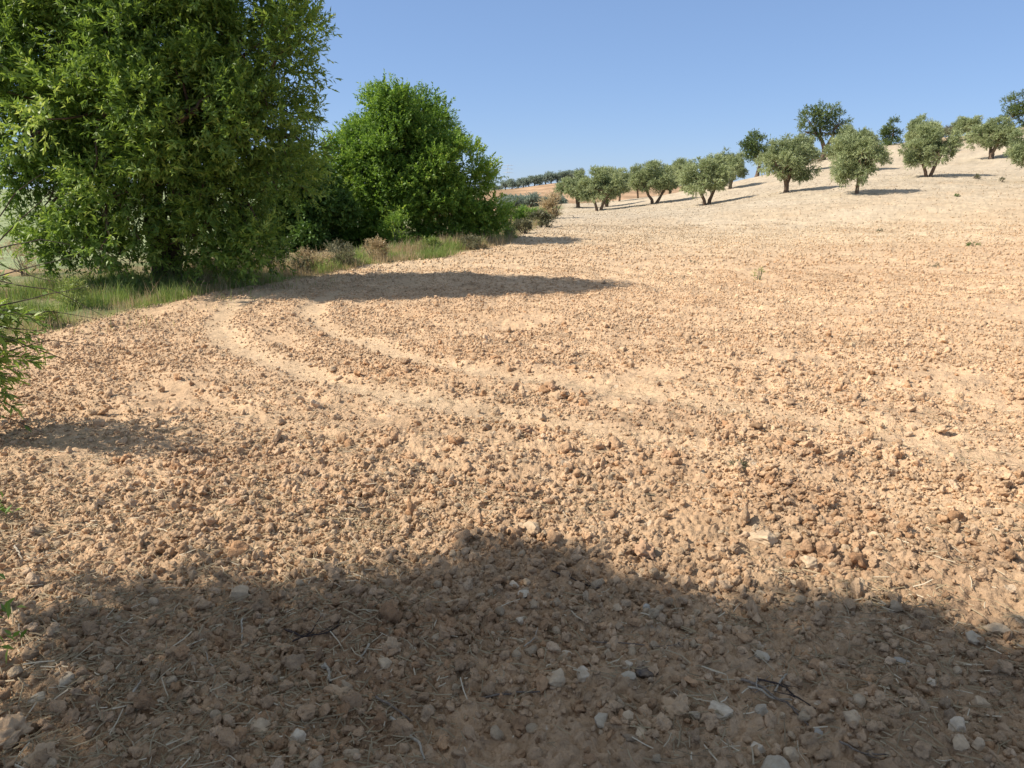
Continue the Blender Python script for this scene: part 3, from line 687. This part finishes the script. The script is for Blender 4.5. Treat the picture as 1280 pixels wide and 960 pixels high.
# tiny weeds in the field
FW = [(948,349,5,13,M_grass,'thin green weed growing alone in mid field'),(1215,309,6,5,M_shade,'small dark green weed on the right side of the field'),(1165,332,9,3,M_scrub,'flat grey weed patch in the right part of the field'),
      (1252,228,4,4,M_scrub,'tiny weed on the slope below the border olive'),(1219,224,3,5,M_scrub,'tiny upright weed on the slope right of the two trunked olive'),(1198,246,4,2,M_shade,'dark weed speck on the slope under the right olives'),
      (920,586,9,7,M_scrub,'dried weed stub lying in the sunlit clods near the foreground'),(1250,366,12,4,M_scrub,'grey weed patch at the right border of the field'),(868,330,4,3,M_scrub,'dull weed speck in the far middle of the field'),(1100,290,4,3,M_scrub,'faint weed speck in the upper right field')]
for i, (px, py, w, h, mt, lab) in enumerate(FW): weed(px, py, w, h, mt, lab, 700+i, 240 if h > 4 else 140, 'small_weed', 'weed', L=(.03,.06), W=(.006,.012), stems=4, group='small weeds in the field')

# ------------------------------------------------------------------ named stones and clods: px, py, width px, kind, flatness, label
ST = [
 (642,741,15,'pale',.7,'topmost small pale stone of the short line of pale stones in the shade'),
 (654,750,18,'pale',.65,'flat pale stone, second from the top in the short line of pale stones'),
 (651,759,15,'pale',.5,'thin pale stone, third in the short line of pale stones'),
 (650,772,19,'pale',.6,'dusty pale stone at the lower end of the short line of stones'),
 (809,761,16,'blue',.9,'upright grey stone, left and upper one of the touching grey pair'),
 (816,771,18,'grey',.8,'rounded grey stone, lower one of the touching grey pair'),
 (775,758,20,'tan',.6,'flat tan stone left of the touching grey pair'),
 (729,843,24,'pale',.9,'large pale angular stone in the middle of the foreground shade'),
 (694,850,30,'tan',.8,'pinkish tan stone left of the large pale angular stone'),
 (697,838,16,'pale',.8,'small pale stone leaning behind the pinkish tan stone'),
 (783,829,17,'pale',.7,'cream stone just left of the black charred lump'),
 (785,848,20,'grey',.6,'grey flat stone below the black charred lump'),
 (802,832,26,'dark',.5,'black charred lump with twigs in the foreground shade'),
 (751,899,26,'grey',.8,'round grey stone in the lower middle foreground'),
 (785,899,20,'tan',.9,'pointed pinkish stone right of the round grey stone'),
 (848,881,44,'brown',.7,'large smooth brown clod right of centre at the bottom'),
 (900,888,32,'pale',.6,'cream oval stone right of the large smooth brown clod'),
 (870,896,17,'grey',.8,'small grey stone squeezed between brown clod and cream oval stone'),
 (825,905,26,'brown',.9,'brown clod below the large smooth brown clod'),
 (800,920,22,'tan',.6,'flat tan stone near the bottom middle'),
 (708,810,16,'pale',.4,'thin pale chip in the middle of the shade'),
 (926,784,32,'brown',.75,'rounded brown clod near the shade border right of centre'),
 (1025,759,20,'tan',.9,'upright tan clod catching the sun at the shade border'),
 (1129,826,22,'blue',.7,'bluish grey stone, the bluest on the right side'),
 (951,824,24,'grey',.6,'greenish grey flat stone right of the black charred lump'),
 (1031,870,24,'tan',.6,'tan stone above the dry stalk bundle at right'),
 (1065,900,28,'tan',.8,'tan lumpy stone right of the dry stalk bundle'),
 (1022,909,15,'blue',.9,'small grey blue stone at the end of the dry stalk bundle'),
 (952,889,20,'grey',.8,'pale grey stone under the dry stalk bundle'),
 (947,931,27,'pale',.8,'cream rounded stone near the bottom right of centre'),
 (989,935,25,'tan',1.,'blocky tan stone right of the cream rounded stone'),
 (968,953,56,'grey',.5,'broad mossy grey stone cut by the bottom border'),
 (1195,913,32,'pale',.7,'white grey slab like stone at lower right'),
 (1197,937,28,'tan',.7,'rounded beige stone below the white grey slab'),
 (1220,938,20,'tan',1.2,'upright beige stone at the lower right next to the slab'),
 (1225,874,26,'tan',.9,'beige stone lit by a sun patch at the right'),
 (1243,790,32,'tan',.6,'long tan stone at the right border of the shade'),
 (1213,805,26,'grey',.8,'grey stone left below the long tan stone'),
 (1130,790,20,'tan',.6,'flat tan stone at the shade border in the right third'),
 (1163,855,16,'pale',.6,'small pale stone in the right hand shade'),
 (1098,880,22,'brown',.9,'dark brown clod in the lower right shade'),
 (1140,882,24,'brown',.8,'brown rounded clod right of the dark brown one'),
 (86,857,30,'grey',.6,'grey beige flat stone at the lower left'),
 (46,873,26,'grey',.7,'light grey stone left below the grey beige flat stone'),
 (15,916,46,'brown',.8,'big brown clod in the lower left corner'),
 (50,948,40,'brown',.7,'brown clod at the very bottom left'),
 (328,912,34,'tan',.6,'pale tan stone at the bottom left of centre'),
 (372,930,26,'pale',.8,'cream angular stone at the bottom left of centre'),
 (388,850,26,'brown',.7,'smooth brown clod beside the white peeled stick'),
 (423,865,26,'brown',.7,'brown clod just right of the white peeled stick'),
 (336,858,16,'pale',.5,'small cream stone left of the smooth brown clod'),
 (490,756,22,'brown',.9,'brown clod at the upper left of the shade'),
 (480,831,20,'tan',.8,'tan stone in the left middle shade'),
 (477,825,14,'pale',.7,'small pale stone touching the tan one in left middle shade'),
 (487,812,26,'brown',.9,'dark rounded clod above the tan stone in left middle shade'),
 (300,748,26,'tan',1.,'tall tan clod on the left border of the shade'),
 (233,697,20,'tan',.7,'light tan stone in the sun at left'),
 (313,659,24,'brown',.9,'brown knob shaped clod in the sun left of centre'),
 (293,625,22,'red',.5,'flat dark red clod in the sun left of centre'),
 (398,607,22,'red',.7,'reddish clod in the sun above the left shade border'),
 (360,585,18,'red',.6,'small reddish clod further back left of centre'),
 (807,688,30,'red',1.,'dark reddish crumbly clod sitting on the shade border'),
 (655,541,20,'red',1.,'dark holed clod with hard black shadow in mid field'),
 (641,613,18,'red',.9,'reddish clod between the dark holed clod and the shade'),
 (617,575,18,'brown',1.,'upright brown clod left below the dark holed clod'),
 (700,493,18,'brown',.9,'brown clod behind the dark holed clod'),
 (690,487,15,'red',.9,'small reddish clod touching the brown one in mid field'),
 (992,547,26,'brown',.8,'largest clod of the lumpy ridge on the right, with black shadow'),
 (917,546,18,'brown',.8,'clod at the left end of the lumpy ridge on the right'),
 (963,545,20,'brown',.8,'clod inside the lumpy ridge on the right, left of the largest'),
 (1045,572,24,'brown',.8,'clod at the right end of the lumpy ridge on the right'),
 (833,567,20,'red',.9,'dark reddish clod in mid field right of centre'),
 (752,577,14,'brown',1.1,'pointed clod in mid field left of the dark reddish one'),
 (1042,443,12,'red',.8,'small dark clod standing out in the far right field'),
 (944,441,13,'brown',.8,'dark clod in the far middle right field'),
 (720,537,18,'brown',.7,'flat brown clod right of the dark holed clod'),
 (663,660,26,'tan',.9,'light tan clod in the sun just above the shade'),
 (1010,698,26,'tan',.8,'tan clod with shadow in the sun at right above the shade'),
 (1095,668,22,'tan',.8,'tan clod in the sunlit right foreground'),
 (955,668,40,'tan',.6,'wide cracked tan clod in the sun right of centre'),
]
stone_shapes = {}
for i, (px, py, w, kind, fl, lab) in enumerate(ST):
    X, Y = hit(px, py+w*.2); dist = math.hypot(Y, CAM_H); s = w*dist/960*.44
    mine = i % 14; rough = .35 if kind in ('brown', 'red', 'dark') else .10
    V, F = rock_shape(5, 900+i, 12 if rough < .2 else 6, rough); V = V.copy()
    if rough > .2:
        rr = RS(i); f3 = rr.normal(size=(14, 3))*12; V *= (1+.018*np.sin(V@f3.T+rr.uniform(0, 6, 14)).sum(1))[:, None]
    ang = random.Random(i).uniform(0, 6.28); ca, sa = math.cos(ang), math.sin(ang)
    V = V*np.array((1.1, .9, fl))*s; V = V@np.array([[ca, sa, 0], [-sa, ca, 0], [0, 0, 1]])
    name = 'field_stone' if kind in ('pale', 'grey', 'blue', 'tan') else 'soil_clod'
    o = mesh_np(name, V, F, STONE[kind], smooth=True, loc=(X, Y, gz(X, Y)+s*fl*.22))
    tagm(o, lab, 'stone' if name == 'field_stone' else 'clod', 'loose stones and lumps on the field')
# anonymous pale pebbles
def pebbles():
    r = RS(55); x, y = clod_points(r, 1500, 1.3, 9); s = .006+.018*r.uniform(size=len(x))**2
    x2, y2 = clod_points(r, 900, 1.3, 4.2); x = np.r_[x, x2]; y = np.r_[y, y2]; s = np.r_[s, .010+.018*r.uniform(size=len(x2))**1.8]
    V, F, C = scatter_clods(r, x, y, s, 3, 1500, rough=.10, lift=.35)
    n = len(x); nv = len(V)//n; c = albedo(x, y)*.4+np.array((.54, .44, .31))*.58*r.uniform(.75, 1.15, n)[:, None]
    o = mesh_np('pebbles', V, F, M_clod, alb=np.repeat(c, nv, 0), smooth=True); o['kind'] = 'stuff'; tagm(o, 'small pale pebbles strewn through the soil', 'pebbles')
pebbles()
# rock heaps on the ridge
RK = [(1180,170,9,'brown rock on the skyline heap, leftmost'),(1187,167,10,'large brown rock on top of the skyline heap'),(1194,169,9,'tan rock at the right end of the skyline heap'),(1090,182,8,'grey rock left of the small pointed ridge tree'),
      (1098,181,7,'small rock close to the small pointed ridge tree'),(1036,193,9,'pale rock at the foot of the reddish trunk tree'),(1045,191,8,'second rock right of the reddish trunk'),(1019,198,8,'low rock left below the reddish trunk'),(1200,172,7,'small rock beside the yellowish ridge olive')]
for i, (px, py, w, lab) in enumerate(RK):
    X, Y = P(px, py, 84)[:2]; s = w*84/960*.5; V, F = rock_shape(3, 1300+i, 10, .15)
    o = mesh_np('ridge_rock', V*np.array((1.2, 1, .8))*s, F, STONE['grey' if i % 2 else 'tan'], loc=(X, Y, H1(X, Y)+s*.3)); tagm(o, lab, 'rock', 'rocks on the ridge')

# ------------------------------------------------------------------ straw and twigs on the ground
def litter():
    r = RS(88); n = 70000
    rad = np.sqrt(r.uniform(1.3**2, 6.5**2, n)); a = np.radians(r.uniform(-43, 43, n)); x = rad*np.sin(a); y = rad*np.cos(a)
    dn = .10 + .55*sstep(.3, -1.6, x)*sstep(5.5, 2.5, y) + .25*sstep(3.4, 2.2, y) + .9*fbm(x*1.6, y*1.6, 300, 3)*sstep(5, 3, y)
    k = r.uniform(size=n) < dn; x = x[k]; y = y[k]; n = len(x)
    L = .012 + .09*r.uniform(size=n)**2.6; w = r.uniform(.0009, .0024, n); an = r.uniform(0, 6.283, n) + .6*fbm(x, y, 5, 2)
    d = np.stack([np.cos(an), np.sin(an), r.normal(size=n)*.18], 1); s = np.stack([-np.sin(an), np.cos(an), np.zeros(n)], 1)
    ze = np.maximum(GZ(x-d[:, 0]*L/2, y-d[:, 1]*L/2), GZ(x+d[:, 0]*L/2, y+d[:, 1]*L/2)); zc = np.maximum(ze, GZ(x, y))+.006
    c = np.stack([x, y, zc], 1); h = d*(L/2)[:, None]; up = np.array((0, 0, 1.0)); w_ = w[:, None]
    bow = s*(r.normal(size=n)*L*.06)[:, None]
    vs = []
    for t, o_ in ((-1, 0), (0, 1), (1, 0)):
        q = c + h*t + bow*o_
        vs += [q - s*w_, q + up*w_*1.6, q + s*w_]
    V = np.stack(vs, 1).reshape(-1, 3); i = np.arange(n)[:, None]*9
    F = np.concatenate([i+np.array([q]) for q in ([0,1,4,3],[1,2,5,4],[3,4,7,6],[4,5,8,7])], 0)
    lv = np.clip(.5 + r.normal(size=n)*.28, 0, 1)
    o = mesh_np('straw_litter', V, F, M_straw, {'lv': np.repeat(lv, 9)}); o['kind'] = 'stuff'; tagm(o, 'dry straw bits strewn over the foreground soil', 'straw')
litter()
def stick(pxs, rad, mat, lab, seed, name='dry_twig', cat='twig', lift=.012, forks=0):
    r = RS(seed); pts = [hit(*p) for p in pxs]; X0, Y0 = pts[0]; z0 = gz(X0, Y0)
    xs = np.array([p[0] for p in pts]); ys = np.array([p[1] for p in pts]); t = np.linspace(0, 1, len(pts)); tt = np.linspace(0, 1, 12)
    x = np.interp(tt, t, xs); y = np.interp(tt, t, ys); z = GZ(x, y); z = np.maximum(z, np.interp(tt, [0, .5, 1], [z[0], z[6], z[-1]])) + lift
    z = np.convolve(np.pad(z, 2, 'edge'), [.1, .2, .4, .2, .1], 'valid')
    tb = TB(); p = np.stack([x-X0, y-Y0, z-z0], 1) + r.normal(size=(12, 3))*rad*.4; tb.add(*tube(p, np.linspace(rad, rad*.55, 12), 6, r))
    for k in range(forks):
        a = p[r.randint(2, 10)]; e = a + np.array((r.uniform(-.07, .07), r.uniform(-.05, .05), r.uniform(.0, .03))); tb.add(*tube(bend(a, e, r, 4, .2), np.linspace(rad*.5, rad*.2, 4), 5))
    V, F = tb.out(); o = mesh_np(name, V, F, mat, smooth=True, loc=(X0, Y0, z0)); tagm(o, lab, cat, 'twigs and sticks on the foreground soil')
stick([(487,903),(510,922),(524,938),(532,956)], .0055, M_pale_twig, 'pale curved stick at the bottom left of centre', 1)
stick([(404,838),(412,843),(413,860)], .008, M_pale_twig, 'short white peeled stick between two brown clods', 2, 'dry_stick', 'stick')
stick([(303,780),(303,812)], .004, M_pale_twig, 'thin bleached straight stalk pointing up in the left shade', 3)
stick([(430,732),(462,732)], .004, M_pale_twig, 'short horizontal bleached stalk at the upper left of the shade', 4)
stick([(462,813),(452,830),(445,840)], .004, M_pale_twig, 'slanting pale stalk left of the tan stone', 5)
stick([(470,876),(500,895),(515,903)], .004, M_twig, 'brown twig just above the pale curved stick', 6)
stick([(925,853),(960,868),(985,882),(1010,905)], .0045, M_twig, 'longest stalk of the dry stalk bundle at right', 7, forks=5)
stick([(935,862),(965,872),(990,878)], .004, M_pale_twig, 'pale stalk lying in the dry stalk bundle at right', 8, forks=3)
stick([(968,867),(980,855),(987,848)], .004, M_pale_twig, 'short stalk sticking out above the dry stalk bundle', 9)
stick([(945,857),(975,862),(1000,880),(1020,890)], .0035, M_dtwig, 'dark twig under the dry stalk bundle at right', 10, forks=4)
stick([(355,790),(380,800),(410,797),(430,785)], .0035, M_dtwig, 'dark forked twig heap in the left shade', 11, forks=8)
stick([(366,806),(390,795),(402,780)], .003, M_dtwig, 'second dark twig crossing the forked twig heap', 12, forks=5)
stick([(655,815),(668,800),(672,790)], .0025, M_pale_twig, 'thin slanting straw in the middle of the shade', 13)
stick([(740,800),(790,805),(830,812),(870,806)], .0025, M_twig, 'long thin brown twig left to right above the charred lump', 14, forks=3)
stick([(690,722),(730,735),(750,742)], .004, M_dtwig, 'dark rotten twig near the upper shade border in the middle', 15, forks=6)
stick([(600,870),(640,868),(676,868)], .004, M_twig, 'grey twig lying flat in the lower middle', 16, forks=2)
stick([(160,905),(172,880),(178,868)], .004, M_pale_twig, 'pale stalk in the lower left shade', 17)
stick([(270,855),(262,840),(258,825)], .003, M_pale_twig, 'short pale stalk in the left sun speckled area', 18)
stick([(1048,930),(1080,940),(1110,950)], .0035, M_twig, 'brown twig at the bottom in the right third', 19, forks=2)
stick([(20,690),(30,708)], .005, M_pale_twig, 'pale peg like stick at the left border in the sun', 20)

# ------------------------------------------------------------------ tree beside the camera (casts the foreground shade) and its bush at the left border
tanE = math.tan(SUN_EL)
def sh(x, y, z):      # crown point whose shadow falls on ground point x, y
    return (x - z/tanE, y + 0.035*z/tanE*0, z)
lo = []
rq = RS(5)
for (gx, gy, rad, z, w) in [(-.45,2.22,.58,3.9,1.2),(-.05,2.12,.56,4.1,1.1),(.4,1.98,.56,4.0,1.1),(.85,1.83,.55,4.3,1),(1.35,1.66,.52,4.1,1),(1.85,1.47,.5,4.3,.9),(2.25,1.38,.48,4.2,.8),(-.85,1.9,.45,4.2,.9),(-.6,1.7,.6,4.4,1),(.3,1.5,.72,4.0,1.1),(1.2,1.2,.7,4.4,1),(-.3,1.0,.7,4.6,.9)]:
    c = sh(gx-.17, gy-.03, z); lo.append((c[0]+5.2, c[1]-.8, c[2], rad, rad, rad*.75, w))
make_tree('willow_tree', (-5.2, .8, H1(-5.2, .8)), lo, [[(0,0,-.1),(.05,0,1.2),(.1,0,2.4),(.1,0,3.6)],[(.1,.1,-.1),(.3,.1,1.5),(.9,.2,3.3)]],
          'tree standing just outside the left border whose shade covers the foreground soil', 'tree', 21, M_willow, M_bark, 60000, .2,
          L=(.08,.13), W=(.022,.034), per=12, shoot=.3, sub=16, subr=.42, fill=.4, droop=.3)
def near_bush():
    r = RS(31); b = np.array((-4.3, 4.7, H1(-4.3, 4.7))); t = thing('willow_bush', b, 'leafy bush with long bare dark twigs reaching in from the left border', 'bush')
    tb = TB(); C = []; D = []
    def P2(px, py, dd): return P(px, py, dd) - b
    tips = [(5,395,2.7),(28,400,2.7),(40,430,2.75),(15,440,2.6),(30,465,2.7),(5,480,2.6),(20,500,2.7),(0,415,2.5),(-20,450,2.7),(-20,400,2.6),(45,410,2.8),(10,455,2.8),(-15,500,2.6),(-40,350,2.7),(-30,470,2.7),(20,380,2.75),(-10,370,2.6),(40,455,2.7),(-60,300,2.6),(-50,420,2.6),(0,350,2.7),(-25,330,2.6)]
    for k, tp in enumerate(tips):
        for q in range(3):
            e = P2(tp[0]+r.uniform(-12,12), tp[1]+r.uniform(-14,14), tp[2]*1.76+r.uniform(-.3,.5)); s = np.array((r.uniform(-.25,.1), r.uniform(-.2,.2), r.uniform(.1,.7)))
            p = bend(s, e, r, 9, .15, .12); tb.add(*tube(p, np.linspace(.006, .0015, 9), 5))
            for j in range(52):
                f = r.uniform(.45, 1.0); i0 = f*8; a = int(min(7, i0)); c = p[a]+(p[a+1]-p[a])*(i0-a); C.append(c); D.append(nrm(p[a+1]-p[a])*.8 + r.normal(size=3)*.55 + np.array((0,0,-.15)))
    whips = [((0,382),(60,368),(110,358)),((0,345),(50,330),(92,322)),((0,352),(60,362),(130,395)),((0,395),(60,390),(118,398)),((20,425),(70,445),(100,460)),((0,300),(40,262),(62,240)),((0,310),(50,300),(88,306)),
             ((0,408),(30,412),(64,416)),((0,520),(30,530),(55,541)),((0,270),(20,240),(52,218)),((10,440),(60,425),(128,432)),((0,330),(40,345),(70,352))]
    for k, (a, m_, e) in enumerate(whips):
        dd = 4.5+r.uniform(-.2,.3); s = np.array((r.uniform(-.1,.1), 0, .7)); pa, pm, pe = P2(*a, dd), P2(*m_, dd), P2(*e, dd)
        p = np.concatenate([bend(s, pa, r, 5, .08)[:-1], bend(pa, pm, r, 4, .06)[:-1], bend(pm, pe, r, 4, .06)]); tb.add(*tube(p, np.linspace(.006, .0013, len(p)), 5))
        for j in range(4): C.append(p[-8+r.randint(0, 5)]); D.append(r.normal(size=3))
    C = np.array(C); D = np.array(D); n = len(C); lv = np.clip(.5+r.normal(size=n)*.2, 0, 1)
    V, F, a = leaf_mesh(C, D, r.uniform(.05, .11, n), r.uniform(.014, .024, n), r, lv)
    tv, tf = tb.out(); mesh_np('branches', tv, tf, M_dtwig, parent=t); mesh_np('foliage', V, F, M_willow, {'lv': a}, parent=t)
    # stems up to the high twigs
    V, F = tube(bend((0,0,-.1), (-.2,0,2.4), r, 8, .06), np.linspace(.03, .012, 8), 7); mesh_np('stem', V, F, M_bark, smooth=True, parent=t)
near_bush()
def sprout(name, label, cat, tips, nleaf, seed, ground=True, size=(.03, .06)):
    r = RS(seed); T = np.array([P(*t) for t in tips]); b = T.mean(0) + np.array((-.35, .03, 0)); b[2] = gz(b[0], b[1]) if ground else b[2] + .25
    t = thing(name, b, label, cat); tb = TB(); C = []; D = []
    for e in T:
        p = bend((0, 0, -.01), e-b, r, 8, .12, .15 if ground else 0); tb.add(*tube(p, np.linspace(.004, .0014, 8), 5))
        for j in range(nleaf): C.append(p[-1-r.randint(0, 4)] + r.normal(size=3)*.012); D.append(r.normal(size=3)+np.array((.4, 0, .2)))
    C = np.array(C); D = np.array(D); n = len(C)
    V, F, a = leaf_mesh(C, D, r.uniform(*size, n), r.uniform(.009, .016, n), r, np.clip(.5+r.normal(size=n)*.2, 0, 1))
    tv, tf = tb.out(); mesh_np('stems', tv, tf, M_dtwig, parent=t); mesh_np('foliage', V, F, M_ash, {'lv': a}, parent=t)
sprout('leafy_shoot', 'small leafy shoot at the lower left border, closest green to the camera', 'weed', [(-4,715,2.1),(6,760,2.05),(14,800,2.02),(-10,740,2.05),(2,785,2.0)], 14, 41)
sprout('small_weed', 'low green weed on the soil at the left border halfway down the field', 'weed', [(-6,618,3.65),(4,628,3.6),(10,636,3.55),(0,640,3.5),(-10,632,3.6)], 22, 42)
sprout('hanging_twig', 'single leafy twig hanging in at the upper left border before the big tree', 'twig', [(-6,70,2.4),(4,84,2.4),(12,88,2.42)], 5, 43, False, (.05, .09))
